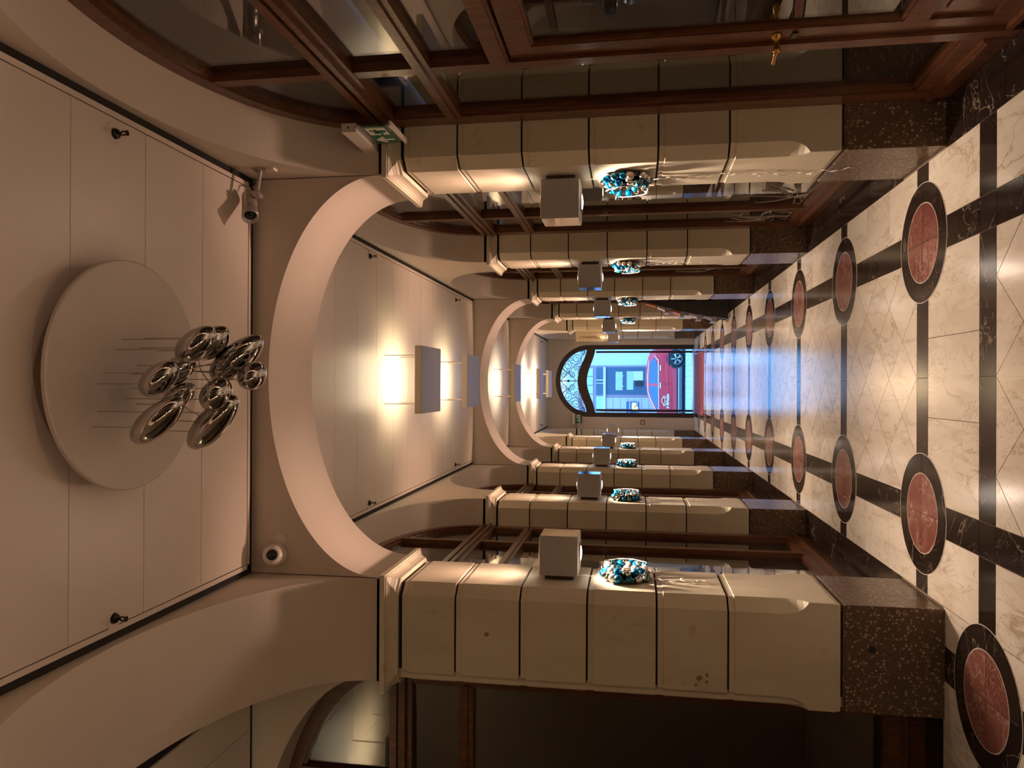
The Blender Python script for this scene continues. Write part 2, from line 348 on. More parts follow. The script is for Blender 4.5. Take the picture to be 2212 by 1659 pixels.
# ------------------------------------------------------------------ setting: walls with arches
def wall_mesh(segs, depth_of):
    """segs: list of ('arch', y centre) / ('solid', y0, y1); local x = 0 (passage face) .. depth"""
    mb = MB()
    for sg in segs:
        d = depth_of(sg)
        if sg[0] == 'solid': mb.box(0, d, sg[1], sg[2], sg[3], ZTOP)
        else:
            pr = arc(); pts = [(sg[1]+t, z) for t, z in pr]
            lo = [(sg[1]-OPEN, ZSPR)]+pts+[(sg[1]+OPEN, ZSPR)]
            for (ya_, za), (yb_, zb) in zip(pts[:-1], pts[1:]):
                mb.add([(0, ya_, za), (0, yb_, zb), (0, yb_, ZTOP), (0, ya_, ZTOP)], [(0, 3, 2, 1)])
                mb.add([(d, ya_, za), (d, yb_, zb), (d, yb_, ZTOP), (d, ya_, ZTOP)], [(0, 1, 2, 3)])
            for (ya_, za), (yb_, zb) in zip(lo[:-1], lo[1:]): mb.add([(0, ya_, za), (d, ya_, za), (d, yb_, zb), (0, yb_, zb)], [(0, 1, 2, 3)])
    return mb
segs = []
for r in (-4, -2, 0, 2, 4, 6, 8): segs += [('solid', row(r)-HW, row(r)+HW, ZSPR), ('arch', row(r+1))]
segs += [('solid', row(10)-HW, YE+.2, ZSPR), ('solid', -5.0, row(-4)-HW, 0)]
wr = tag(wall_mesh(segs, lambda s: XS-WF if s[0] == 'arch' else .33).obj('wall_right', 'plaster'), kind='structure'); wr.location = (WF, 0, 0)
segl = [(s[0], -s[2], -s[1], s[3]) if s[0] == 'solid' else ('arch', -s[1]) for s in segs]
deep = lambda s: (.63 if (s[0] == 'arch' and abs(s[1]+row(-1)) < .1) or (s[0] == 'solid' and s[3] > 0 and -s[1] < row(0)+HW+.1 and -s[2] > 0) else (XS-WF if s[0] == 'arch' else .33))
wl = tag(wall_mesh(segl, deep).obj('wall_left', 'plaster'), kind='structure'); wl.location = (-WF, 0, 0); wl.rotation_euler = (0, 0, PI)
# blind niches of the last bays
def niche(name, fr):
    loc, rz = fr; pr = [(-OPEN, 0)]+[(t, z) for t, z in arc()]+[(OPEN, 0)]
    o = MB().prism([(0, y, z) for y, z in pr], (.06, 0, 0)).obj(name, 'plaster'); o.location = loc; o.rotation_euler = (0, 0, rz); tag(o, kind='structure')
for i, (x, r, rz) in enumerate(((XS, 6, 0), (XS, 8, 0), (-XS, 6, PI), (-XS, 8, PI))): niche('wall_niche_%d' % (i+1), ((x, row(r+1), 0), rz))
# side passage walls
sg = [('arch', 0), ('solid', -OPEN-.06, -OPEN, 0), ('solid', OPEN, -XL+SIDE_X, 0)]
ws = tag(wall_mesh(sg, lambda s: .26).obj('wall_side_passage', 'plaster'), kind='structure'); ws.location = (SIDE_X, 4.46, 0); ws.rotation_euler = (0, 0, PI/2)
tag(box('wall_front', 'plaster', None, XL-.1, 2.0, -5.1, -5, 0, ZTOP), kind='structure')
tag(MB().box(XL, -1.9, 1.55, 1.75, 0, ZTOP).box(XL-.1, XL, 1.55, 4.8, 0, ZTOP).obj('wall_passage_end', 'plaster'), kind='structure')
# transverse arches
def tarch(name, y):
    mb = MB(); a = WF-.005; pr = [(-a, ZSPR)]+[(t, z) for t, z in arc(120, a, .726)]+[(a, ZSPR)]; h = .325
    for (xa, za), (xb, zb) in zip(pr[:-1], pr[1:]):
        mb.add([(xa, y-h, za), (xb, y-h, zb), (xb, y-h, ZTOP), (xa, y-h, ZTOP)], [(0, 1, 2, 3)]); mb.add([(xa, y+h, za), (xb, y+h, zb), (xb, y+h, ZTOP), (xa, y+h, ZTOP)], [(0, 3, 2, 1)])
        mb.add([(xa, y-h, za), (xb, y-h, zb), (xb, y+h, zb), (xa, y+h, za)], [(0, 3, 2, 1)])
    tag(mb.obj(name, 'plaster'), kind='structure')
for i, r in enumerate((-2, 0, 4, 6)): tarch('wall_arch_%d' % (i+1), row(r))
# ------------------------------------------------------------------ setting: ceiling of painted boards with a shadow gap
ceil = tag(box('ceiling', 'dark_gap', None, XL-.1, XS+2.4, -5.1, YE+.25, ZTOP, ZTOP+.1), kind='structure')
PW, TR = 1.175, .032
def bay_ceiling(ya_, yb_, first):
    ys = [ya_]; y = first
    while y < yb_-.12: ys.append(y); y += .4995
    ys.append(yb_)
    for a, b in zip(ys[:-1], ys[1:]): box('ceiling_panel', 'ceiling_paint', ceil, -PW, PW, a+.002, b-.002, ZC, ZC+.02)
    for s in (-1, 1): x0, x1 = sorted((s*(PW+.005), s*(PW+TR))); box('ceiling_edge_trim', 'ceiling_paint', ceil, x0, x1, ya_-TR, yb_+TR, ZC-.002, ZC+.03)
    for y0_, y1_ in ((yb_+.004, yb_+TR), (ya_-TR, ya_-.004)): box('ceiling_edge_trim', 'ceiling_paint', ceil, -PW-TR, PW+TR, y0_, y1_, ZC-.002, ZC+.03)
bay_ceiling(row(-2)+HW+.06, 4.362, 2.361); bay_ceiling(row(0)+HW+.06, 11.07, 5.249)
bay_ceiling(row(4)+HW+.06, row(6)-HW-.055, 12.64); bay_ceiling(row(6)+HW+.06, YE-.06, 15.6); bay_ceiling(-4.9, row(-2)-HW-.06, -4.4)
xs = [-1.975, -2.22]+[-2.72-.5*k for k in range(9)]
for a, b in zip(xs[:-1], xs[1:]): box('ceiling_panel', 'ceiling_paint', ceil, b+.002, a-.002, 1.83, 4.38, ZC, ZC+.02)
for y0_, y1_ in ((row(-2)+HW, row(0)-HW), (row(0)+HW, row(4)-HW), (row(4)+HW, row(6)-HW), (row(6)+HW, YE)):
    for s in (-1, 1): x0, x1 = sorted((s*(PW+TR-.004), s*(WF+.01))); box('shadow_gap_lining', 'dark_gap', ceil, x0, x1, y0_, y1_, ZC+.012, ZC+.05)  # dark strips added so that the ceiling gap looks shaded
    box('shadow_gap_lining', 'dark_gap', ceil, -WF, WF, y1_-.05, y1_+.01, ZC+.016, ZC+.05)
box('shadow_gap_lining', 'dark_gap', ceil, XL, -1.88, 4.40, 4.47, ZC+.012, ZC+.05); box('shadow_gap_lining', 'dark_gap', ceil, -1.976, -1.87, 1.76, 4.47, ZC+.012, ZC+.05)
box('ceiling_edge_trim', 'ceiling_paint', ceil, XL, -1.95, 4.384, 4.41, ZC-.002, ZC+.03)
# ------------------------------------------------------------------ pillars
def ring(c, off, D, hw, z, back):
    x0, h = -off, hw+off
    if back:
        x1 = D+off; p = [(x0, -h+c), (x0+c, -h), (x1-c, -h), (x1, -h+c), (x1, h-c), (x1-c, h), (x0+c, h), (x0, h-c)]
    else: p = [(x0, -h+c), (x0+c, -h), (D, -h), (D, h), (x0+c, h), (x0, h-c)]
    return [(x, y, z) for x, y in p]
mat('stain_dark', (.02, .017, .015), .6); mat('stain_ochre', (.34, .20, .07), .6)
JZ = [.536, 1.150, 1.553, 1.958, 2.359, 2.755, 3.095]
def pillar_meshes(D, hw, back, tagname):
    out = []; c = .07; R = lambda c_, o, z: ring(c_, o, D, hw, z, back)
    out.append(('granite_base', MB().loft([R(.002, 0, 0), R(.002, 0, .515), R(.003, -.006, .518), R(.003, -.006, .528)]).data('granite_base_'+tagname, 'granite')))
    for i in range(6):
        z0, z1 = JZ[i]+.006, JZ[i+1]-.006; o = .004
        if i == 0: rs = [R(.002, o-.004, z0), R(.002, o-.004, z0+.022), R(.003, o, z0+.024), R(.003, o, z0+.17), R(.016, o, z0+.178), R(.036, o, z0+.195), R(.054, o, z0+.225), R(.065, o, z0+.265), R(c, o, z0+.31)]
        else: rs = [R(c, o-.002, z0), R(c, o, z0+.003)]
        rs += [R(c, o, z1-.034), R(c, o-.005, z1-.030), R(c, o-.005, z1)]
        out.append(('stone_block', MB().loft(rs).data('stone_block_%s%d' % (tagname, i), 'limestone')))
    cc = lambda c_: c_
    out.append(('core_joint', MB().loft([R(c, -.012, .5), R(c, -.012, 3.12)]).data('core_'+tagname, 'dark_gap')))
    prof = [(c, .022, 3.112), (c, .024, 3.128), (.05, .024, 3.132), (.045, .027, 3.142), (.035, .033, 3.156), (.02, .043, 3.168), (.012, .047, 3.172), (.01, .052, 3.173), (.01, .052, 3.180), (.002, .062, 3.181), (.002, .062, ZSPR)]
    out.append(('capital', MB().loft([R(a, b, z) for a, b, z in prof]).data('capital_'+tagname, 'limestone')))
    return out
PM = {'std': pillar_meshes(.30, HW, False, 'std'), 'corner': pillar_meshes(.60, HW, True, 'corner'), 'half': pillar_meshes(.30, .14, False, 'half')}
ORD = ['nearest', 'second', 'third', 'fourth', 'fifth']
def pillar(x, y, rz, kind, label):
    t = thing('stone_pillar', label, 'pillar', (x, y, 0), rz, 'limestone pillars lining the arcade')
    for nm, me in PM[kind]: inst(me, nm, t)
    return t
def stain(par, name, m, y, z, r, seed):
    rnd = random.Random(seed); pts = [(r*rnd.uniform(.55, 1)*math.cos(2*PI*k/14), r*rnd.uniform(.55, 1)*math.sin(2*PI*k/14)) for k in range(14)]
    MB().prism([(y[0]+a, y[1], z+b_) for a, b_ in pts], (0, .004, 0)).obj(name, m, par)
WHERE = {(1, 0): 'limestone pillar beside the mahogany door and the green exit sign', (-1, 0): 'wide free-standing limestone corner pillar at the mouth of the side passage',
         (1, 2): 'second limestone pillar on the side of the leaflet stand', (-1, 2): 'second limestone pillar on the side of the dome camera',
         (1, 4): 'third limestone pillar on the leaflet stand side, carrying the second cross arch', (-1, 4): 'third limestone pillar on the dome camera side, carrying the second cross arch',
         (1, 6): 'limestone pillar directly behind the leaflet stand', (-1, 6): 'fourth limestone pillar opposite the leaflet stand',
         (1, 8): 'limestone pillar carrying the gold staircase sign', (-1, 8): 'limestone pillar opposite the gold staircase sign'}
for r in (0, 2, 4, 6, 8):
    for s in (1, -1): pillar(s*W, row(r), 0 if s > 0 else PI, 'corner' if (s < 0 and r == 0) else 'std', WHERE[(s, r)])
_l1 = [o for o in bpy.data.objects if o.get('label') == WHERE[(-1, 0)]][0]
stain(_l1, 'dark_stain', 'stain_dark', (.245, HW-.0015), .375, .028, 3)
for k, (a, z, r_) in enumerate(((.46, 1.31, .02), (.48, 1.27, .012), (.44, 1.27, .011), (.50, 1.33, .010), (.28, 2.56, .016))): stain(_l1, 'ochre_stain', 'stain_ochre', (a, HW+.0025), z, r_, 20+k)
pillar(W, YE-.14, 0, 'half', 'narrow limestone half pillar against the end wall under the gold sign'); pillar(-W, YE-.14, PI, 'half', 'narrow limestone half pillar against the end wall under the small exit sign')
for s in (1, -1): pillar(s*W, row(-4), 0 if s > 0 else PI, 'std', 'farthest limestone pillar behind the viewer on the %s' % ('door side' if s > 0 else 'passage side'))
for s in (1, -1): pillar(s*W, row(-2), 0 if s > 0 else PI, 'std' if s > 0 else 'corner', 'limestone pillar behind the viewer, facing the glass door' if s < 0 else 'limestone pillar behind the viewer, next to the glass door')
# ------------------------------------------------------------------ mahogany shopfronts
def shopfront(name, loc, rz, door=False, decal=None):
    t = struct(name, loc, rz); m = 'mahogany'; A = OPEN
    def b(nm, *k): return box(nm, m, t, *k)
    for s in (-1, 1):
        y0_, y1_ = sorted((s*A, s*(A-.13))); b('frame_post', 0, .085, y0_, y1_, .126, 3.105); y0_, y1_ = sorted((s*(A-.13), s*(A-.15))); b('post_bead', .018, .07, y0_, y1_, .21, 3.10)
    d0, d1 = (-.60, .60)
    def run(nm, x0, x1, z0, z1):
        if door: b(nm, x0, x1, -A, d0, z0, z1); b(nm, x0, x1, d1, A, z0, z1)
        else: b(nm, x0, x1, -A, A, z0, z1)
    run('plinth_board', .0, .09, 0, .100); run('sill_moulding', -.026, .09, .100, .113); run('sill_moulding', -.016, .09, .113, .126)
    for a_, b_ in (((-A+.13, d0), (d1, A-.13)) if door else ((-A+.13, A-.13),)): b('bottom_rail', .004, .085, a_, b_, .126, .205); b('glazing_bead', .018, .07, a_, b_, .205, .222)
    b('transom', -.006, .088, -A+.0, A-.0, 3.105, 3.252); b('transom_moulding', -.03, .01, -A+.01, A-.01, 3.145, 3.175); b('transom_moulding', -.022, .01, -A+.01, A-.01, 3.205, 3.25)
    b('transom', -.004, .085, -A+.13, A-.13, 2.70, 2.79); b('transom_moulding', -.016, .0, -A+.13, A-.13, 2.735, 2.765)
    zt = lambda y: arc_z(y/A, .78)
    for s in (-1, 1):
        y0_, y1_ = sorted((s*.52, s*.595)); b('mullion', 0, .08, y0_, y1_, .125 if not door else 0, 2.70); b('mullion', 0, .08, y0_, y1_, 2.79, 3.105)
        mb = MB(); mb.prism([(0, y0_, 3.25), (0, y1_, 3.25), (0, y1_, zt(y1_)-.05), (0, y0_, zt(y0_)-.05)], (.08, 0, 0)); mb.obj('mullion', m, t)
    pr_o, pr_i, pr_j = arc(36, A, .78), arc(36, A-.085, .695), arc(36, A-.105, .675); mb = MB(); m2 = MB()
    for k in range(36):
        mb.prism([(-.004, *pr_o[k]), (-.004, *pr_i[k]), (-.004, *pr_i[k+1]), (-.004, *pr_o[k+1])], (.09, 0, 0)); m2.prism([(.018, *pr_i[k]), (.018, *pr_j[k]), (.018, *pr_j[k+1]), (.018, *pr_i[k+1])], (.05, 0, 0))
    mb.obj('arched_frame', m, t); m2.obj('arched_bead', m, t)
    def pane(poly): MB().prism([(.042, y, z) for y, z in poly], (.006, 0, 0)).obj('glass_pane', 'glass', t)
    rc = lambda a, b_, c, d: [(a, c), (b_, c), (b_, d), (a, d)]
    for s in (-1, 1):
        lo, hi = sorted((s*.59, s*(A-.12))); pane(rc(lo, hi, .20, 2.71)); pane(rc(lo, hi, 2.78, 3.11))
        n = 14; ys = [.59+(A-.1-.59)*k/n for k in range(n+1)]; P = [(s*y, 3.25+.70*math.sqrt(max(0, 1-(y/(A-.08))**2))) for y in ys]; poly = [(s*.59, 3.24), (s*(A-.1), 3.24)]+P[::-1]
        pane(poly if s > 0 else poly[::-1])
    n = 14; ys = [-.53+1.06*k/n for k in range(n+1)]; pane([(-.53, 3.24), (.53, 3.24)]+[(y, 3.25+.70*math.sqrt(1-(y/(A-.08))**2)) for y in ys][::-1])
    pane(rc(-.53, .53, 2.78, 3.11))
    if not door: pane(rc(-.53, .53, .20, 2.71))
    else:
        pane(rc(-.53, .53, 2.38, 2.71)); b('door_head', -.006, .085, -.525, .525, 2.315, 2.395); b('door_head', .0, .085, -.525, .525, 2.30, 2.315)
        lf = box('door_leaf', m, t, .018, .072, .405, .513, .02, 2.29)
        for k in ((.018, .072, -.513, -.405, .02, 2.29), (.018, .072, -.405, .405, 2.18, 2.29), (.018, .072, -.405, .405, .02, .17), (.018, .072, -.405, .405, .43, .53), (.034, .05, -.405, .405, .17, .43)): box('leaf_rail', m, lf, *k)
        box('leaf_panel', m, lf, .024, .04, -.33, .33, .22, .385); box('kick_moulding', m, lf, -.006, .02, -.5, .5, .05, .075)
        for k in ((.026, .066, .392, .405, .53, 2.18), (.026, .066, -.405, -.392, .53, 2.18), (.026, .066, -.392, .392, .53, .545), (.026, .066, -.392, .392, 2.165, 2.18)): box('leaf_bead', m, lf, *k)
        MB().prism([(.042, -.395, .54), (.042, .395, .54), (.042, .395, 2.17), (.042, -.395, 2.17)], (.006, 0, 0)).obj('leaf_glass', 'glass', lf)
        h = MB().lathe([(.0, .018), (.026, .018), (.026, .012), (.018, .004), (.012, -.012), (.011, -.03), (.016, -.045), (.019, -.055), (.014, -.062), (0, -.066)], 16, (0, .455, 1.055), 'x')
        h.tube([(-.05, .455, 1.055), (-.055, .49, 1.055), (-.06, .53, 1.052), (-.062, .56, 1.05), (-.064, .575, 1.05)], [.012, .010, .0085, .012, .009], 10); h.obj('door_handle', 'brass', lf, True)
        box('lock_plate', 'gun_metal', lf, .008, .018, .43, .48, .965, .99)
    if decal:
        rnd = random.Random(decal); mb = MB()
        for k in range(9):
            y, z, a = rnd.uniform(-1.1, 1.1), rnd.uniform(.3, .7), rnd.uniform(0, 6.3)
            for s_ in range(6):
                pts = []; yy, z_, an = y, z, a+s_*.55+rnd.uniform(-.3, .3); cv = rnd.uniform(-.5, .5)
                for i in range(9): pts.append((.038, max(-1.18, min(1.18, yy)), max(.24, min(1.15, z_)))); yy += .05*math.cos(an); z_ += .05*math.sin(an); an += cv*rnd.uniform(.2, 1.0)
                mb.tube(pts, .0035, 4)
        mb.obj('window_decal', 'decal_line', t)
    return t
shopfront('window_1', (XS, row(-1), 0), 0, door=True)
shopfront('window_2', (XS, row(1), 0), 0, decal=4); shopfront('window_3', (XS, row(3), 0), 0, decal=9); shopfront('window_4', (XS, row(5), 0), 0)
for i, r in enumerate((1, 3, 5)): shopfront('window_%d' % (5+i), (-XS, row(r), 0), PI)
shopfront('window_8', (SIDE_X, 4.72, 0), PI/2)
shopfront('window_9', (XS, row(-3), 0), 0); shopfront('window_10', (-XS, row(-3), 0), PI)
# dark unlit shops behind the glass
tag(MB().box(XS+2.0, XS+2.1, -3, 15, 0, 4.3).box(XS+.34, XS+2.0, -3.1, -3, 0, 4.3).box(XS+.1, XS+2.1, 15, 15.1, 0, 4.3).box(XS+.34, XS+2.0, 1.35, 1.55, 0, 4.3).obj('wall_shop_right', 'shop_dark'), kind='structure')
tag(MB().box(-XS-2.1, -XS-2.0, 6.9, 15, 0, 4.3).box(XL, -XS-.1, 6.8, 6.9, 0, 4.3).box(-XS-2.1, -XS-.1, 15, 15.1, 0, 4.3).box(XL-.1, XL, 4.8, 6.9, 0, 4.3).box(-1.95, -1.85, 5.115, 6.8, 0, 4.3).box(-XS-1.1, -XS-1.0, -3, 1.55, 0, 4.3).box(-XS-1.1, -XS-.1, -3.1, -3, 0, 4.3).obj('wall_shop_left', 'shop_dark'), kind='structure')
tag(MB().box(XS+.1, XS+2.0, -1, 15, -.002, .004).obj('floor_shop_right', 'shop_dark'), kind='structure')
tag(MB().box(-XS-2.0, -XS-.1, 6.9, 15, -.08, .004).box(XL, -1.95, 4.82, 6.8, -.08, .004).obj('floor_shop_left', 'shop_dark'), kind='structure')
# ------------------------------------------------------------------ end wall with arched street door
DX, DR, DS = .085, 1.02, 2.93                      # door centre, half width, springing height
def dring(R_, b, n=32): return [(DX+R_*math.cos(PI-PI*k/n), DS+b*math.sin(PI*k/n)) for k in range(n+1)]
mb = MB(); pr = [(DX-DR+.012, 0)]+dring(DR-.012, .918)+[(DX+DR-.012, 0)]
for y, flip in ((YE, False), (YE+.22, True)):
    for (xa, za), (xb, zb) in zip(pr[1:-2], pr[2:-1]): mb.add([(xa, y, za), (xb, y, zb), (xb, y, ZTOP), (xa, y, ZTOP)], [(0, 1, 2, 3) if not flip else (0, 3, 2, 1)])
    for x0, x1 in ((-2.0, DX-DR+.012), (DX+DR-.012, 2.0)): mb.add([(x0, y, 0), (x1, y, 0), (x1, y, ZTOP), (x0, y, ZTOP)], [(0, 1, 2, 3) if not flip else (0, 3, 2, 1)])
for (xa, za), (xb, zb) in zip(pr[:-1], pr[1:]): mb.add([(xa, YE, za), (xb, YE, zb), (xb, YE+.22, zb), (xa, YE+.22, za)], [(0, 3, 2, 1)])
tag(mb.obj('wall_back', 'plaster'), kind='structure')
mb = MB(); o_, i_ = dring(DR+.12, 1.07), dring(DR+.085, 1.035)
for k in range(32): mb.prism([(o_[k][0], YE-.008, o_[k][1]), (o_[k+1][0], YE-.008, o_[k+1][1]), (i_[k+1][0], YE-.008, i_[k+1][1]), (i_[k][0], YE-.008, i_[k][1])], (0, .01, 0))
tag(mb.obj('trim_1', 'plaster'), kind='structure')
dr = struct('door_1', (DX, YE-.004, 0)); BZ = 'bronze_dark'
def serp(x, zc, zs): t = abs(x)/DR; return zs+(zc-zs)*(.5+.5*math.cos(PI*min(1, t*1.02)))
for s in (-1, 1): x0, x1 = sorted((s*DR, s*(DR-.125))); box('door_jamb', BZ, dr, x0, x1, 0, .12, 0, 2.95)
mb = MB(); m2 = MB(); A_, B_, C_ = [[(R_*math.cos(PI-PI*k/40), DS+b*math.sin(PI*k/40)) for k in range(41)] for R_, b in ((DR, .93), (DR-.10, .83), (DR-.13, .80))]
for k in range(40):
    mb.prism([(A_[k][0], 0, A_[k][1]), (A_[k+1][0], 0, A_[k+1][1]), (B_[k+1][0], 0, B_[k+1][1]), (B_[k][0], 0, B_[k][1])], (0, .12, 0)); m2.prism([(B_[k][0], .02, B_[k][1]), (B_[k+1][0], .02, B_[k+1][1]), (C_[k+1][0], .02, C_[k+1][1]), (C_[k][0], .02, C_[k][1])], (0, .08, 0))
mb.obj('arched_door_frame', BZ, dr); m2.obj('arched_bead', BZ, dr)
mb = MB(); m2 = MB(); n = 30; xs_ = [-DR+.01+(2*DR-.02)*k/n for k in range(n+1)]
for a, b_ in zip(xs_[:-1], xs_[1:]):
    mb.prism([(a, -.015, serp(a, 2.975, 2.73)), (b_, -.015, serp(b_, 2.975, 2.73)), (b_, -.015, serp(b_, 3.235, 2.965)), (a, -.015, serp(a, 3.235, 2.965))], (0, .14, 0))
    m2.prism([(a, -.03, serp(a, 3.155, 2.89)), (b_, -.03, serp(b_, 3.155, 2.89)), (b_, -.03, serp(b_, 3.18, 2.915)), (a, -.03, serp(a, 3.18, 2.915))], (0, .02, 0))
mb.obj('serpentine_transom', BZ, dr); m2.obj('transom_moulding', BZ, dr)
mb = MB(); mb.tube([(-.33, -.02, 3.09), (-.3, -.02, 3.03), (-.15, -.02, 2.99), (0, -.02, 2.995)], .012); mb.obj('transom_ornament', BZ, dr)
def spiral(cx, cz, r, a0, turns, sg, n=26): return [(cx+r*(1-.82*k/n)*math.cos(a0+sg*turns*2*PI*k/n), .06, cz+r*(1-.82*k/n)*math.sin(a0+sg*turns*2*PI*k/n)) for k in range(n+1)]
mb = MB()
for s in (-1, 1):
    for cx, cz, r, a0, tn, sg in ((.16, 3.63, .085, -1.6, 1.6, 1), (.17, 3.40, .10, 1.4, 1.7, -1), (.44, 3.52, .165, 2.8, 1.8, -1), (.38, 3.25, .09, 1.2, 1.5, 1), (.63, 3.27, .17, 2.2, 1.8, 1), (.66, 3.45, .09, 4.2, 1.4, -1), (.81, 3.08, .075, 1.6, 1.5, 1), (.28, 3.50, .06, .4, 1.2, 1)):
        mb.tube([(s*x, y, z) for x, y, z in spiral(cx, cz, r, a0, tn, sg)], .0085, 5)
    for pts in (((0, 3.72), (.08, 3.66), (.2, 3.54), (.3, 3.45), (.40, 3.36), (.55, 3.2), (.7, 3.12), (.85, 3.02)), ((.0, 3.3), (.1, 3.35), (.22, 3.5), (.28, 3.62), (.42, 3.69), (.55, 3.62)), ((.5, 3.66), (.66, 3.54), (.78, 3.38), (.84, 3.2), (.87, 3.0)), ((.2, 3.24), (.35, 3.16), (.5, 3.12), (.6, 3.05))):
        mb.tube([(s*x, .06, z) for x, z in pts], .0085, 5)
mb.tube([(0, .06, 3.22), (0, .06, 3.76)], .012, 6); mb.lathe([(.0, .05), (.035, .05), (.035, .075), (0, .08)], 14, (0, 0, 3.5), 'y')
mb.obj('wrought_iron_scrollwork', 'black_metal', dr)
C2 = [(x, z) for x, z in C_ if z > 2.97]
MB().prism([(x, .085, z) for x, z in [(xq, serp(xq, 3.23, 2.96)) for xq in xs_ if abs(xq) < DR-.1][::-1]+C2], (0, .006, 0)).obj('fanlight_glass', 'glass', dr)
for s in (-1, 1):                                  # leaves folded back against the outside reveal
    lf = bpy.data.objects.new('door_leaf', None); COL.objects.link(lf); lf.parent = dr; lf.location = (s*(DR-.165), .14, 0); lf.rotation_euler = (0, 0, s*-.05)
    for k in ((-.055, 0, .0, .10, .02, 2.72), (-.055, 0, .86, .96, .02, 2.72), (-.055, 0, .10, .86, 2.6, 2.72), (-.055, 0, .10, .86, .02, .32)): k = list(k); x0, x1 = sorted((s*k[0], s*k[1])); box('leaf_frame', BZ, lf, x0, x1, *k[2:])
    x0, x1 = sorted((s*-.03, s*-.024)); box('leaf_glass', 'glass', lf, x0, x1, .10, .86, .32, 2.6)
# ------------------------------------------------------------------ wall cube lamps shining up and down
cube_me = None
def cube_lamp(x, y, rz, label, on=True):
    global cube_me
    t = thing('wall_lamp', label, 'lamp', (x, y, 2.148), rz, 'cube wall lamps on the pillars')
    if cube_me is None:
        h = .122; c = .003
        ri = lambda i, z: [(-.156+sx*(h-i), sy*(h-i), z) for sx, sy in ((-1, -1), (1, -1), (1, 1), (-1, 1))]
        body = MB().loft([ri(.006, -h), ri(0, -h+.004), ri(0, h-.004), ri(.006, h)]).data('lamp_housing', 'satin_metal')
        side = MB().box(-.156-h-.0015, -.156-h, -h+.004, h-.004, -h+.006, h-.006).data('lamp_polished_face', 'polished_metal')
        bk = MB().box(-.036, 0, -.075, .075, -.09, .09).data('lamp_bracket', 'gun_metal')
        rg = MB().lathe([(.066, 0), (.066, .010), (.054, .010), (.052, .0)], 28, (-.156, 0, 0)).data('lamp_rim', 'polished_metal', True)
        ln = MB().lathe([(.052, 0), (.050, .006), (.040, .011), (.022, .014), (0, .015)], 28, (-.156, 0, 0)).data('lamp_lens', 'lamp_lens', True)
        cube_me = (body, side, bk, rg, ln, h)
    body, side, bk, rg, ln, h = cube_me
    inst(body, 'lamp_housing', t); inst(side, 'polished_face', t); inst(bk, 'bracket', t)
    for sg in (1, -1):
        rot = None if sg > 0 else (PI, 0, 0); inst(rg, 'lamp_rim', t, (0, 0, sg*h), rot); inst(ln, 'lamp_lens', t, (0, 0, sg*h), rot)
        for e_, sz, bl in (((E_UP if sg > 0 else E_DN), 64 if sg > 0 else 92, 1), (10 if sg > 0 else 46, 150, 1)): light('lamp_bulb', 'SPOT', (-.156, 0, sg*(h+.04)), e_, PUP if sg > 0 else PDN, t, (PI if sg > 0 else 0, 0, 0), spot_size=math.radians(sz), spot_blend=bl, shadow_soft_size=.045)
LAMPW = {(1, 0): 'cube lamp above the wreath on the pillar beside the mahogany door', (-1, 0): 'cube lamp above the wreath on the wide corner pillar',
         (1, 2): 'cube lamp on the second pillar on the leaflet stand side', (-1, 2): 'cube lamp on the second pillar on the dome camera side',
         (1, 4): 'cube lamp on the third pillar, just before the leaflet stand', (-1, 4): 'cube lamp on the third pillar on the dome camera side',
         (1, 6): 'cube lamp on the pillar behind the leaflet stand', (-1, 6): 'cube lamp on the pillar opposite the leaflet stand',
         (1, 8): 'cube lamp directly below the gold staircase sign', (-1, 8): 'farthest cube lamp on the side of the red fire alarm'}
for r in (0, 2, 4, 6, 8):
    for s in (1, -1): cube_lamp(s*(W-.004), row(r), 0 if s > 0 else PI, LAMPW[(s, r)])
for s in (1, -1): cube_lamp(s*(W-.004), row(-2), 0 if s > 0 else PI, 'cube lamp behind the viewer on the %s' % ('door side' if s > 0 else 'passage side'))  # unseen cube lamps added to light the near bay from behind
# ------------------------------------------------------------------ hanging square ceiling lamps
def square_lamp(x, y, label, e=E_SQ):
    t = thing('ceiling_lamp', label, 'lamp', (x, y, 3.672), 0, 'square lamps hung below the ceiling')
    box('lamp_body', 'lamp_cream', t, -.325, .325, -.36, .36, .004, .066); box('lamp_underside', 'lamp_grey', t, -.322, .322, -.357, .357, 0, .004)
    for sx in (-1, 1):
        for sy in (-1, 1): MB().tube([(sx*.235, sy*.26, .066), (sx*.235, sy*.26, ZC-3.672)], .0045, 6).obj('lamp_rod', 'wire', t)
    box('lamp_tube', 'lamp_tube', t, -.27, .27, -.02, .02, .068, .085)
    light('lamp_bulb', 'AREA', (0, 0, .10), e, YEL, t, (PI, 0, 0), shape='RECTANGLE', size=.60, size_y=.66)
square_lamp(0, 7.25, 'nearest square hanging lamp under the long ceiling'); square_lamp(0, 9.25, 'second square hanging lamp under the long ceiling')
square_lamp(-.01, 13.0, 'square hanging lamp between the two far cross arches'); square_lamp(-.01, 16.4, 'square hanging lamp just beyond the last cross arch', 16); square_lamp(-.01, 18.25, 'farthest square hanging lamp, nearest the street door', 20)
square_lamp(-3.35, 3.1, 'square hanging lamp inside the side passage')
square_lamp(0, -1.6, 'square hanging lamp behind the viewer', 3)  # unseen lamp added to brighten the near bay
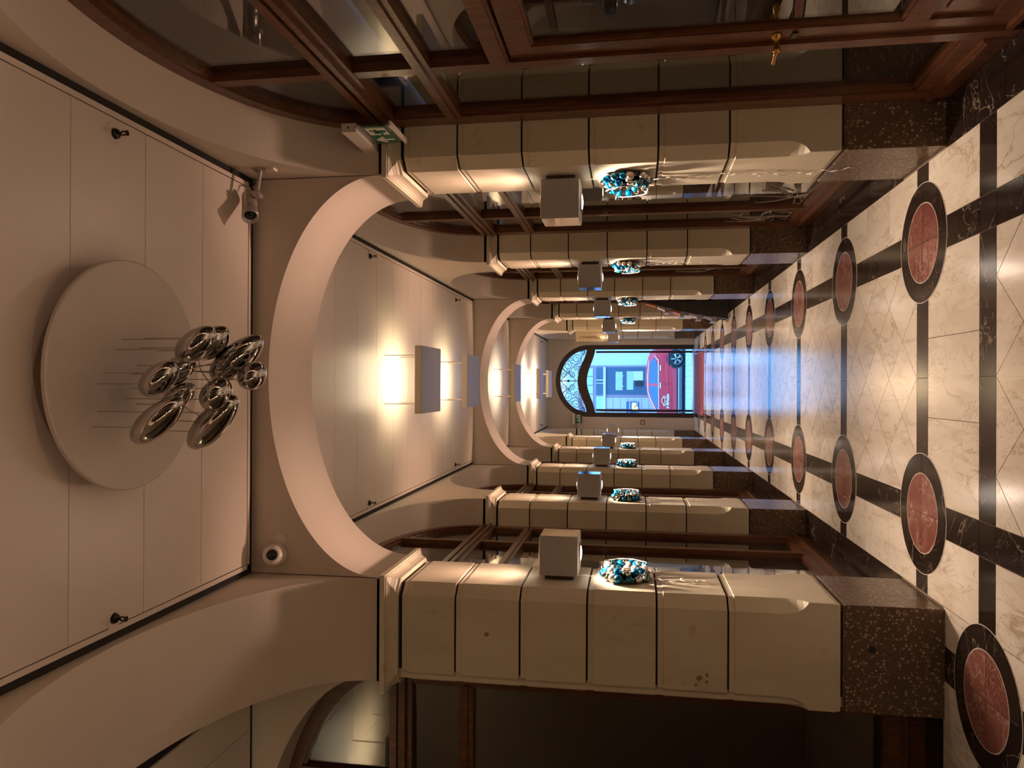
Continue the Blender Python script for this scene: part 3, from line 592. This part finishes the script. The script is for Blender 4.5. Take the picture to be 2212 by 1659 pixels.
# ------------------------------------------------------------------ chrome pebble pendant
pd = thing('pendant_lamp', 'large round grey disc lamp with hanging chrome pebbles', 'lamp', (-.014, 3.11, 3.95))
MB().lathe([(0, 0), (.515, 0), (.522, .004), (.522, .02), (.515, .024), (0, .024)], 72).obj('canopy_disc', 'disc_grey', pd)
for a in range(3): MB().tube([(.3*math.cos(a*2.1), .3*math.sin(a*2.1), .02), (.3*math.cos(a*2.1), .3*math.sin(a*2.1), ZC-3.95)], .01).obj('canopy_stem', 'wire', pd)
def ell(a, b, c, n=28, k=18):
    rings = []
    for i in range(k+1):
        th = PI*i/k; x = -a*math.cos(th); rr = max(math.sin(th), .004)*(1+.10*math.cos(th)); rings.append([(x, b*rr*math.cos(2*PI*j/n), c*rr*math.sin(2*PI*j/n)) for j in range(n)])
    return MB().loft(rings)
PEB = [(.122, 3.01, 3.575, .108, .062, 52), (.137, 3.17, 3.60, .10, .06, 48), (.071, 3.27, 3.53, .152, .066, 48), (-.012, 3.22, 3.425, .072, .058, 40), (-.03, 2.9, 3.675, .10, .058, 48),
       (.012, 3.12, 3.735, .095, .055, 52), (-.096, 3.07, 3.515, .082, .062, 35), (-.203, 2.86, 3.655, .142, .060, 50), (-.121, 3.15, 3.755, .10, .05, 45), (-.224, 3.13, 3.565, .170, .066, 46)]
for i, (x, y, z, a, b_, ang) in enumerate(PEB):
    o = ell(a, b_*1.25, b_).obj('chrome_pebble', 'chrome', pd, True); o.location = (x+.014, y-3.11, z-3.95); o.rotation_euler = (0, math.radians(ang), .2*(i % 3-1))
    for s in (-.35, .35):
        px, pz = x+.014+s*a*math.cos(math.radians(ang)), z-3.95-s*a*math.sin(math.radians(ang)); MB().tube([(px, y-3.11+s*.05, pz), (px, y-3.11+s*.05, 0)], .0018, 5).obj('pendant_wire', 'wire', pd)
for a, b_ in ((4, 2), (7, 9), (6, 2), (0, 6), (5, 3), (8, 9)):
    p, q = Vector(PEB[a][:3]), Vector(PEB[b_][:3]); off = Vector((.014, -3.11, -3.95)); mid = (p+q)/2+Vector((0, 0, .03))
    MB().tube([p+off, (p*.7+mid*.3)+off, mid+off, (q*.7+mid*.3)+off, q+off], .0025, 5).obj('pendant_cable', 'wire', pd)
# ------------------------------------------------------------------ sprinkler heads
def sprinkler(x, y, label):
    t = thing('sprinkler', label, 'sprinkler', (x, y, ZC), 0, 'sprinkler heads in the ceiling')
    MB().lathe([(0, -.003), (.050, -.003), (.052, 0), (0, .001)], 28).obj('rosette', 'ceiling_paint', t); MB().lathe([(0, -.018), (.020, -.018), (.026, -.003), (0, -.002)], 20).obj('escutcheon', 'black_metal', t, True)
    MB().tube([(0, 0, -.015), (0, 0, -.03), (.009, 0, -.04), (.007, 0, -.055), (0, 0, -.062)], .0045).tube([(0, 0, -.03), (-.009, 0, -.04), (-.007, 0, -.055), (0, 0, -.062)], .004).obj('frame_arm', 'gun_metal', t, True)
    MB().lathe([(0, -.066), (.013, -.066), (.013, -.063), (0, -.061)], 14).obj('deflector', 'gun_metal', t)
for x, y, l in ((1.105, 3.135, 'sprinkler head between the pendant disc and the security camera side'), (-1.14, 3.145, 'sprinkler head beside the pendant disc on the side passage edge'), (1.12, 6.55, 'sprinkler near the first cross arch on the shop door side'), (-1.13, 6.56, 'sprinkler near the first cross arch on the dome camera side'),
                (1.105, 9.93, 'sprinkler beyond the second square lamp on the shop door side'), (-1.13, 9.94, 'sprinkler beyond the second square lamp on the dome camera side'), (1.1, 19.55, 'farthest sprinkler on the gold sign side'), (-1.09, 19.6, 'farthest sprinkler on the exit sign side')): sprinkler(x, y, l)
# ------------------------------------------------------------------ bauble wreaths
ball = None
def wreath(x, y, z, rz, seed, label, tail):
    global ball
    if ball is None:
        ball = []
        for m in ORN:
            rings = [[(max(math.sin(PI*i/10), .01)*math.cos(2*PI*j/16), max(math.sin(PI*i/10), .01)*math.sin(2*PI*j/16), -math.cos(PI*i/10)) for j in range(16)] for i in range(11)]
            ball.append(MB().loft(rings).data('ornament_'+m.name, m, True))
    t = thing('wreath', label, 'wreath', (x, y, z), rz, 'bauble wreaths on the pillars'); rnd = random.Random(seed)
    MB().lathe([(.10, -.022), (.115, -.03), (.130, -.022), (.130, -.004), (.10, -.004), (.09, -.012), (.10, -.022)], 28, (0, 0, 0), 'x').obj('wreath_base', 'stand_dark', t, True)
    def put(ang, R_, dx, r):
        o = inst(ball[rnd.choice((0, 0, 0, 1, 1, 1, 2, 2, 3, 4, 4, 5))], 'ornament', t, (-dx, R_*math.sin(ang), R_*math.cos(ang))); o.scale = (r, r, r)
    for k in range(14): put(2*PI*k/14+rnd.uniform(-.1, .1), .140, .026+rnd.uniform(0, .010), rnd.uniform(.021, .028))
    for k in range(13): put(2*PI*(k+.5)/13+rnd.uniform(-.1, .1), .115, .062+rnd.uniform(0, .014), rnd.uniform(.019, .026))
    for k in range(8): put(2*PI*k/8+rnd.uniform(-.15, .15), .078, .045+rnd.uniform(0, .02), rnd.uniform(.017, .025))
    for k in range(11): put(2*PI*rnd.random(), rnd.uniform(.09, .145), .086, rnd.uniform(.010, .017))
    z0 = -.15; n = int((z0-tail)/.012); pts = [(-.014-.006*math.sin(k*.5), .02+.012*math.sin(k*1.15)+.03*math.sin(k*.11), z0-.012*k) for k in range(n)]
    mb = MB(); mb.tube(pts, .0022, 4); mb.tube([(-.10, .13*math.sin(a*.3), .13*math.cos(a*.3)+.01*math.sin(a*2)) for a in range(4, 22)], .0022, 4); mb.obj('ribbon', 'ribbon_white', t)
    for k in (int(n*.55), int(n*.8)):
        if k < n: MB().lathe([(.006, -.003), (.011, 0), (.006, .003)], 12, (pts[k][0]-.01, pts[k][1], pts[k][2]), 'x').obj('ribbon_bead', 'ribbon_white', t)
    for dy in (-.02, .015): MB().tube([(-.01, dy*.3, .09), (-.012, dy, .30)], .0012, 4).obj('hanging_wire', 'ribbon_white', t)
WR = {(1, 0): ('blue and silver bauble wreath on the pillar beside the mahogany door', 1.735, -1.36), (-1, 0): ('blue and silver bauble wreath on the wide corner pillar', 1.735, -.52),
      (1, 2): ('blue bauble wreath on the second pillar, leaflet stand side', 1.755, -.8), (-1, 2): ('blue bauble wreath on the second pillar, dome camera side', 1.755, -.75),
      (1, 4): ('blue bauble wreath on the third pillar, just before the leaflet stand', 1.77, -1.0), (-1, 4): ('blue bauble wreath on the third pillar, dome camera side', 1.77, -1.0),
      (1, 6): ('farthest bauble wreath, above and behind the leaflet stand', 1.775, -.6), (-1, 6): ('farthest bauble wreath on the side opposite the leaflet stand', 1.775, -.7)}
for i, ((s, r), (l, z, tl)) in enumerate(WR.items()): wreath(s*(W-.004), row(r), z, 0 if s > 0 else PI, 11+i, l, tl)
# ------------------------------------------------------------------ cameras on the wall
c1 = thing('security_camera', 'silver bullet camera on a bracket near the ceiling corner', 'camera', (WF, 4.235, 3.925)); c1.scale = (1.3,)*3
MB().lathe([(0, 0), (.030, 0), (.030, -.010), (.014, -.014), (0, -.014)], 18, (0, 0, 0), 'x').obj('mount_base', 'silver_paint', c1); box('cable_box', 'white_plastic', c1, -.012, 0, -.02, .02, -.075, -.035)
MB().tube([(-.01, 0, 0), (-.10, -.02, .002), (-.125, -.028, -.004)], .010, 8).obj('mount_arm', 'silver_paint', c1); MB().lathe([(0, -.02), (.016, -.02), (.016, .02), (0, .02)], 14, (-.13, -.03, -.005), 'y').obj('mount_joint', 'silver_paint', c1)
def along(p, q, prof, name, m, par, n=24):
    p, q = Vector(p), Vector(q); d = (q-p).normalized(); a = Vector((0, 0, 1)); u = d.cross(a).normalized(); v = u.cross(d)
    rings = [[p+d*h+(u*math.cos(2*PI*k/n)+v*math.sin(2*PI*k/n))*max(r, 1e-4) for k in range(n)] for r, h in prof]; return MB().loft(rings).obj(name, m, par, True)
pA, pB = (-.115, .015, .062), (-.245, -.10, -.005)
L = (Vector(pB)-Vector(pA)).length
cb = along(pA, pB, [(0, 0), (.026, .0), (.034, .012), (.034, L*.62), (.030, L*.64), (.030, L*.66), (.035, L*.68), (.035, L*.80), (.031, L*.82), (.037, L*.86), (.037, L), (.030, L), (.028, L-.02), (0, L-.02)], 'camera_body', 'silver_paint', c1)
along(pA, pB, [(0, L-.019), (.027, L-.019), (.020, L-.012), (.014, L-.006), (0, L-.004)], 'camera_lens', 'lens_glass', c1)
MB().tube([(-.10, .02, .05), (-.07, .03, .06), (-.05, .10, .09), (-.02, .14, .10)], .004).obj('camera_cable', 'black_metal', c1)
c2 = thing('dome_camera', 'white ball-shaped camera on the wall over the corner pillar', 'camera', (-1.122, 4.450, 3.912)); c2.scale = (1.12,)*3
dd = Vector((.25, -1, -.25)).normalized()
along((0, 0, 0), (0, -.03, 0), [(0, 0), (.062, 0), (.062, .014), (.052, .022), (0, .022)], 'mount_ring', 'white_plastic', c2)
c0 = Vector((0, -.038, 0)); along(c0-dd*.03, c0+dd, [(0, -.02), (.045, -.01), (.060, .02), (.062, .04), (.056, .062), (.046, .078), (.036, .084), (.031, .084), (.030, .080), (0, .080)], 'camera_ball', 'white_plastic', c2)
along(c0-dd*.03, c0+dd, [(0, .080), (.029, .080), (.029, .083), (.019, .083), (.018, .081), (.014, .087), (0, .089)], 'camera_lens', 'lens_glass', c2)
mp = MB().prism([(0, 0, 0), (.05, 0, -.01), (.055, 0, -.055), (.02, 0, -.075), (-.03, 0, -.05), (-.03, 0, -.005)], (0, .004, 0)).obj('mounting_plate', 'white_plastic'); mp.location = (-1.045, 4.445, 3.922); tag(mp, 'small empty white mounting plate beside the dome camera', 'plate')
# ------------------------------------------------------------------ exit signs
def runner(parent, sc, flip=1):
    k = lambda pts: [(flip*x*sc, -.0032, z*sc) for x, z in pts]
    pn = MB().prism(k([(-.95, -.1), (-.1, -.1), (-.1, .78), (-.95, .78)]) if flip > 0 else k([(-.95, -.1), (-.1, -.1), (-.1, .78), (-.95, .78)])[::-1], (0, .0012, 0)).obj('pictogram_door', 'sign_white', parent)
    mb = MB(); P = lambda *p: [(flip*x*sc, -.0042, z*sc) for x, z in p]
    mb.tube(P((-.46, .45), (-.55, .26)), .10*sc, 6); mb.tube(P((-.55, .26), (-.42, .12), (-.50, -.05)), .055*sc, 6); mb.tube(P((-.56, .26), (-.72, .18), (-.84, .2)), .055*sc, 6); mb.tube(P((-.45, .46), (-.33, .34), (-.25, .42)), .04*sc, 6); mb.tube(P((-.47, .46), (-.65, .44), (-.70, .33)), .04*sc, 6)
    mb.lathe([(0, -.002), (.075*sc, -.002), (.075*sc, .0), (0, .0)], 14, (flip*-.40*sc, -.0042, .6*sc), 'y'); mb.obj('pictogram_figure', 'sign_green', parent)
def arrow(parent, sc, cx, cz, up):
    q = 1 if up else -1; mb = MB()
    for pts in (((-.07, -.4), (.07, -.4), (.07, .15), (-.07, .15)), ((0, .42), (-.36, .05), (-.26, -.07), (0, .2)), ((0, .42), (0, .2), (.26, -.07), (.36, .05))): mb.prism([(cx+x*sc, -.0042, cz+q*z*sc) for x, z in pts], (0, .0015, 0))
    mb.obj('pictogram_arrow', 'sign_white', parent)
e1 = thing('exit_sign', 'green exit sign with upward arrow beside the mahogany shopfront', 'sign', (1.405, 4.19, 3.25), -PI/2)
box('sign_housing', 'white_plastic', e1, -.27, .14, -.025, .025, .0, .085); MB().lathe([(0, -.0), (.006, 0), (.006, .003), (0, .003)], 12, (.14, 0, .045), 'x').obj('housing_screw', 'black_metal', e1)
box('cover_plate', 'clear_plate', e1, -.150, .160, -.003, .003, -.20, .0); box('green_panel', 'sign_green', e1, -.135, .145, -.0045, .0028, -.172, -.035); box('bottom_clip', 'white_plastic', e1, -.152, .162, -.008, .02, -.212, -.198)
ex = bpy.data.objects.new('pictogram', None); COL.objects.link(ex); ex.parent = e1; ex.location = (.135, -.002, -.146); runner(ex, .13); ex2 = bpy.data.objects.new('pictogram', None); COL.objects.link(ex2); ex2.parent = e1; ex2.location = (0, -.002, 0); arrow(ex2, .135, -.07, -.105, True)
e2 = thing('exit_sign', 'small green exit sign with downward arrow next to the street door', 'sign', (-.99, YE-.12, 3.30))
box('sign_housing', 'white_plastic', e2, -.15, .15, -.03, .12, 0, .075); box('green_panel', 'sign_green', e2, -.11, .13, -.003, .003, -.20, -.02)
ex = bpy.data.objects.new('pictogram', None); COL.objects.link(ex); ex.parent = e2; ex.location = (.125, 0, -.14); runner(ex, .115); arrow(e2, .16, -.045, -.11, False)
# ------------------------------------------------------------------ gold staircase sign, alarm, mat
gs = thing('staircase_sign', 'gold blade sign reading Treppenhaus C', 'sign', (1.11, row(8)-.02, 2.295))
box('sign_plate', 'gold_plate', gs, -.10, .16, 0, .018, 0, .745); 
for k in ((-.10, .10, .735, .745), (-.10, .10, 0, .008)): box('sign_border', 'gold_plate', gs, k[0], k[1], -.006, 0, k[2], k[3])
for k in ((-.10, -.092), (.092, .10)): box('sign_border', 'gold_plate', gs, k[0], k[1], -.006, 0, .008, .735)
o = inst(text_mesh('Treppenhaus C', .085, 'gold_letter', 'sign_lettering', .001, .001), 'sign_lettering', gs, (0, -.003, .41)); o.matrix_local = Matrix.Translation((.0, -.003, .42)) @ Matrix(((0, -1, 0, 0), (0, 0, -1, 0), (1, 0, 0, 0), (0, 0, 0, 1)))
al = thing('fire_alarm', 'small red fire alarm call point on the end wall', 'alarm', (-1.075, YE, 1.40)); box('alarm_case', 'alarm_red', al, -.06, .06, -.035, 0, -.06, .06); box('alarm_glass', 'sign_white', al, -.035, .035, -.038, -.034, -.035, .035); MB().lathe([(0, -.043), (.011, -.043), (.011, -.036), (0, -.036)], 14, (0, 0, 0), 'y').obj('alarm_button', 'black_metal', al)
tag(box('door_mat', 'mat_red', None, -.77, .80, 18.55, 21.15, .003, .012), 'long dark red mat lying inside the street door', 'mat')
# ------------------------------------------------------------------ leaflet stand
st = thing('leaflet_stand', 'dark sail-shaped leaflet stand leaning beside the fourth pillar', 'stand', (1.16, 13.93, 0))
prof = [(0, 0), (.02, .10), (.06, .40), (.14, .80), (.24, 1.15), (.335, 1.46), (.36, 1.46), (.345, 1.1), (.33, .7), (.33, .3), (.36, 0)]
MB().prism([(x, .0, z) for x, z in prof], (0, .03, 0)).obj('side_panel', 'stand_dark', st); MB().prism([(x, .33, z) for x, z in prof], (0, .03, 0)).obj('side_panel', 'stand_dark', st)
mb = MB()
for (xa, za), (xb, zb) in zip(prof[:5], prof[1:6]): mb.prism([(xa+.012, .03, za), (xb+.012, .03, zb), (xb+.03, .03, zb), (xa+.03, .03, za)], (0, .3, 0))
mb.obj('front_panel', 'stand_dark', st)
fx = lambda z: [xa+(xb-xa)*(z-za)/(zb-za) for (xa, za), (xb, zb) in zip(prof[:5], prof[1:6]) if za <= z <= zb][0]
for i, z in enumerate((.20, .46, .76, 1.03)):
    x = fx(z); MB().box(x-.075, x+.01, -.005, .365, z-.0, z+.012).box(x-.083, x-.072, -.005, .365, z, z+.085).box(x-.083, x+.01, -.012, -.004, z, z+.085).obj('leaflet_tray', 'tray_clear', st)
    MB().prism([(x-.06, .03, z+.012), (x-.01, .03, z+.012), (x+.055, .03, z+.21), (x+.02, .03, z+.21)], (0, .28, 0)).obj('leaflet_stack', ('leaf_white', 'leaf_white', 'leaf_orange', 'leaf_white')[i], st)
x = fx(1.27); MB().prism([(x-.03, .03, 1.27), (x+.0, .03, 1.27), (x+.05, .03, 1.45), (x+.02, .03, 1.45)], (0, .28, 0)).obj('leaflet_stack', 'leaf_orange', st)
# ------------------------------------------------------------------ street outside
GZ = -.30
tag(box('floor_entrance_step', 'step_stone', None, -1.6, 1.8, 21.62, 22.35, -.3, 0), kind='structure')
sr = tag(box('floor_street', 'street_joint', None, -14, 14, 22.35, 33.4, GZ-.1, GZ-.012), kind='structure')
sm = MB().box(-.19, .19, -.27, .27, -.012, 0).data('paving_slab', 'street_slab')
for i in range(-6, 7):
    for j in range(11): inst(sm, 'paving_slab', sr, (i*.40+(.2 if j % 2 else 0)+.1, 23.2+j*.56, GZ))
FY = 33.4
fc = thing('building', 'pale blue-grey building front with shop window across the street', 'building', (0, FY, GZ))
def fbox(nm, m, x0, x1, y0, y1, d0=0, d1=.1, par=None):   # photo rectangle -> box on the facade
    a, b_ = at(x0, y0, 1, FY), at(x1, y1, 1, FY); xa, xb = sorted((a.x, b_.x)); za, zb = sorted((a.z, b_.z))
    return box(nm, m, par or fc, xa, xb, -d1, -d0, za-GZ, zb-GZ)
box('facade_wall', 'facade_render', fc, -9, 9, 0, .4, 0, 5.6)
fbox('shopfront_surround', 'facade_frame', 1250, 1450, 790, 1020, 0, .05)
fbox('shop_window', 'facade_glass', 1309, 1445, 793.5, 853, .05, .07)
fbox('window_frame', 'facade_trim', 1303.5, 1308, 793, 960, .05, .14)
fbox('fanlight', 'facade_glass', 1288, 1303, 793.5, 853, .05, .07); fbox('fanlight', 'facade_blind', 1288, 1303, 856, 960, .05, .07); fbox('window_bar', 'facade_trim', 1288, 1309, 820, 822, .05, .1); fbox('window_bar', 'facade_trim', 1288, 1309, 827, 828.5, .05, .1)
fbox('window_blind', 'facade_blind', 1330, 1345, 803, 843, .07, .09); fbox('display_panel', 'facade_blind', 1354, 1368, 802, 842, .07, .09); fbox('display_panel', 'facade_trim', 1368, 1389, 802, 822, .07, .09)  # coloured boxes stand in for the door arch reflected in the shop glass
fbox('display_figure', 'car_trim', 1372, 1389, 823, 834, .07, .12); fbox('display_bar', 'facade_trim', 1330, 1348, 811.5, 812.6, .09, .1); fbox('display_bar', 'facade_trim', 1330, 1348, 833.5, 834.6, .09, .1)  # dark and pale pieces of the same painted reflection
for k in range(6): fbox('upper_window_bay', 'facade_blind', 1262, 1281, 795+k*19, 812.5+k*19, .05, .08)
for i in range(10):
    for j in range(4): fbox('wall_tile', 'facade_tile', 1309.8+i*15.4, 1324.4+i*15.4, 859+j*24, 882.4+j*24, .05, .075)
sg_ = fbox('shop_sign', 'sign_blue', 1353, 1379, 868, 898, .075, .14)
c = at(1368, 869.5, 1, FY); o = inst(text_mesh('ge', .36, 'sign_yellow', 'sign_lettering', .01, .008, 'RIGHT'), 'sign_lettering', fc, (0, 0, 0)); o.matrix_local = Matrix.Translation((c.x, -.16, c.z-GZ)) @ Matrix.Rotation(PI/2, 4, 'X')
for xx in (1360, 1376): fbox('sign_stripe', 'decal_white', xx-.6, xx+.6, 868.5, 898, .14, .15)
# parked car
car = thing('car', 'red hatchback parked across the street outside the open door', 'car', (-.25, 29.55, GZ))
side = [(-1.96, .24), (-2.03, .48), (-1.97, .66), (-1.80, .78), (-1.35, .90), (-.98, .97), (-.55, 1.22), (-.18, 1.385), (.25, 1.45), (.75, 1.45), (1.2, 1.40), (1.48, 1.32), (1.72, 1.10), (1.90, .95), (1.95, .62), (1.93, .26)]
yin = lambda z: .0+(.03 if z < .35 else 0)+(max(0, z-.90)/.55)**1.1*.24
near = [(x, yin(z), z) for x, z in side]; nn = len(side)
body = MB().loft([near, [(x, 1.72-yin(z), z) for x, z in side]]); body.obj('car_body', 'car_red', car)
mb = MB(); 
for z, d in ((.50, .015), (.62, .02), (.80, .018)): mb.prism([(-1.85, .0, z), (1.85, .0, z), (1.8, -d, z+.012), (1.8, .0, z+.03), (-1.8, .0, z+.03), (-1.8, -d, z+.012)][:0] or [(-1.8, .002, z), (1.8, .002, z), (1.8, .002, z+.03), (-1.8, .002, z+.03)], (0, -d, 0))
mb.obj('side_crease', 'car_red', car)
def gp(pts, name, m, off=-.006): return MB().prism([(x, yin(z)+off, z) for x, z in pts], (0, .004, 0)).obj(name, m, car)
gp([(-.80, 1.0), (.20, 1.0), (.20, 1.34), (-.02, 1.34), (-.30, 1.25)], 'car_window', 'car_glass'); gp([(.30, 1.0), (1.05, 1.03), (1.32, 1.16), (1.12, 1.31), (.60, 1.345), (.30, 1.345)], 'car_window', 'car_glass')
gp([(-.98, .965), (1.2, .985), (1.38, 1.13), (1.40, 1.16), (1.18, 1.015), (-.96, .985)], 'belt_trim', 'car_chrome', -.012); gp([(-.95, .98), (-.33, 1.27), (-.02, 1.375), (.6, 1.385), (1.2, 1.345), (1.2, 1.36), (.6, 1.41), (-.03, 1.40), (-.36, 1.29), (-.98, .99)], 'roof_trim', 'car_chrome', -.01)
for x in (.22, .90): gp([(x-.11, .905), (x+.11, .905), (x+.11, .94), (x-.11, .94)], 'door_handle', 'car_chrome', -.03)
for pts in (((.27, .30), (.28, .30), (.28, .96), (.27, .96)), ((-.88, .30), (-.87, .30), (-.87, .96), (-.88, .96))): gp(pts, 'door_seam', 'car_trim', -.004)
gp([(-1.9, .235), (1.85, .235), (1.85, .30), (-1.9, .30)], 'sill_trim', 'car_trim', -.02)
MB().box(-.98, -.74, -.16, -.02, .93, 1.06).obj('door_mirror', 'car_red', car)
for x in (-1.27, 1.25):
    wh = bpy.data.objects.new('wheel', None); COL.objects.link(wh); wh.parent = car; wh.location = (x, .02, .31)
    MB().lathe([(.37, -.018), (.37, .03), (.0, .03), (.0, -.018)], 36, (0, 0, .02), 'y').obj('wheel_arch', 'car_trim', wh)
    MB().lathe([(.20, -.04), (.30, -.045), (.31, -.02), (.31, .15), (.20, .15)], 36, (0, 0, 0), 'y').obj('tyre', 'tyre', wh, True)
    mb = MB(); mb.lathe([(.19, -.03), (.21, -.045), (.21, -.02), (.19, -.02)], 36, (0, 0, 0), 'y')
    for k in range(5):
        a = 2*PI*k/5+.3
        for dl in (-.13, .13): mb.tube([(.03*math.cos(a), -.04, .03*math.sin(a)), (.2*math.cos(a+dl), -.035, .2*math.sin(a+dl))], .018, 5)
    mb.obj('rim', 'rim', wh); MB().lathe([(0, -.02), (.2, -.02), (.2, .0), (0, .0)], 30, (0, 0, 0), 'y').obj('brake_disc', 'car_trim', wh)
o = inst(text_mesh('teilAuto', .17, 'decal_white', 'car_lettering', .002, .006), 'car_lettering', car); o.matrix_local = Matrix.Translation((-.38, -.03, .64)) @ Matrix.Rotation(PI/2, 4, 'X')
mb = MB(); mb.tube([(-.56, -.03, .74), (-.56, -.03, .79), (-.47, -.03, .81), (-.42, -.03, .86), (-.32, -.03, .865), (-.25, -.03, .82), (-.19, -.03, .79), (-.19, -.03, .74)], .013, 5); mb.tube([(-.44, -.03, .745), (-.31, -.03, .745)], .012, 5)
for x in (-.5, -.25): mb.tube([(x+.035*math.cos(a*.6), -.03, .745+.035*math.sin(a*.6)) for a in range(12)], .010, 5)
mb.obj('car_emblem', 'decal_white', car)
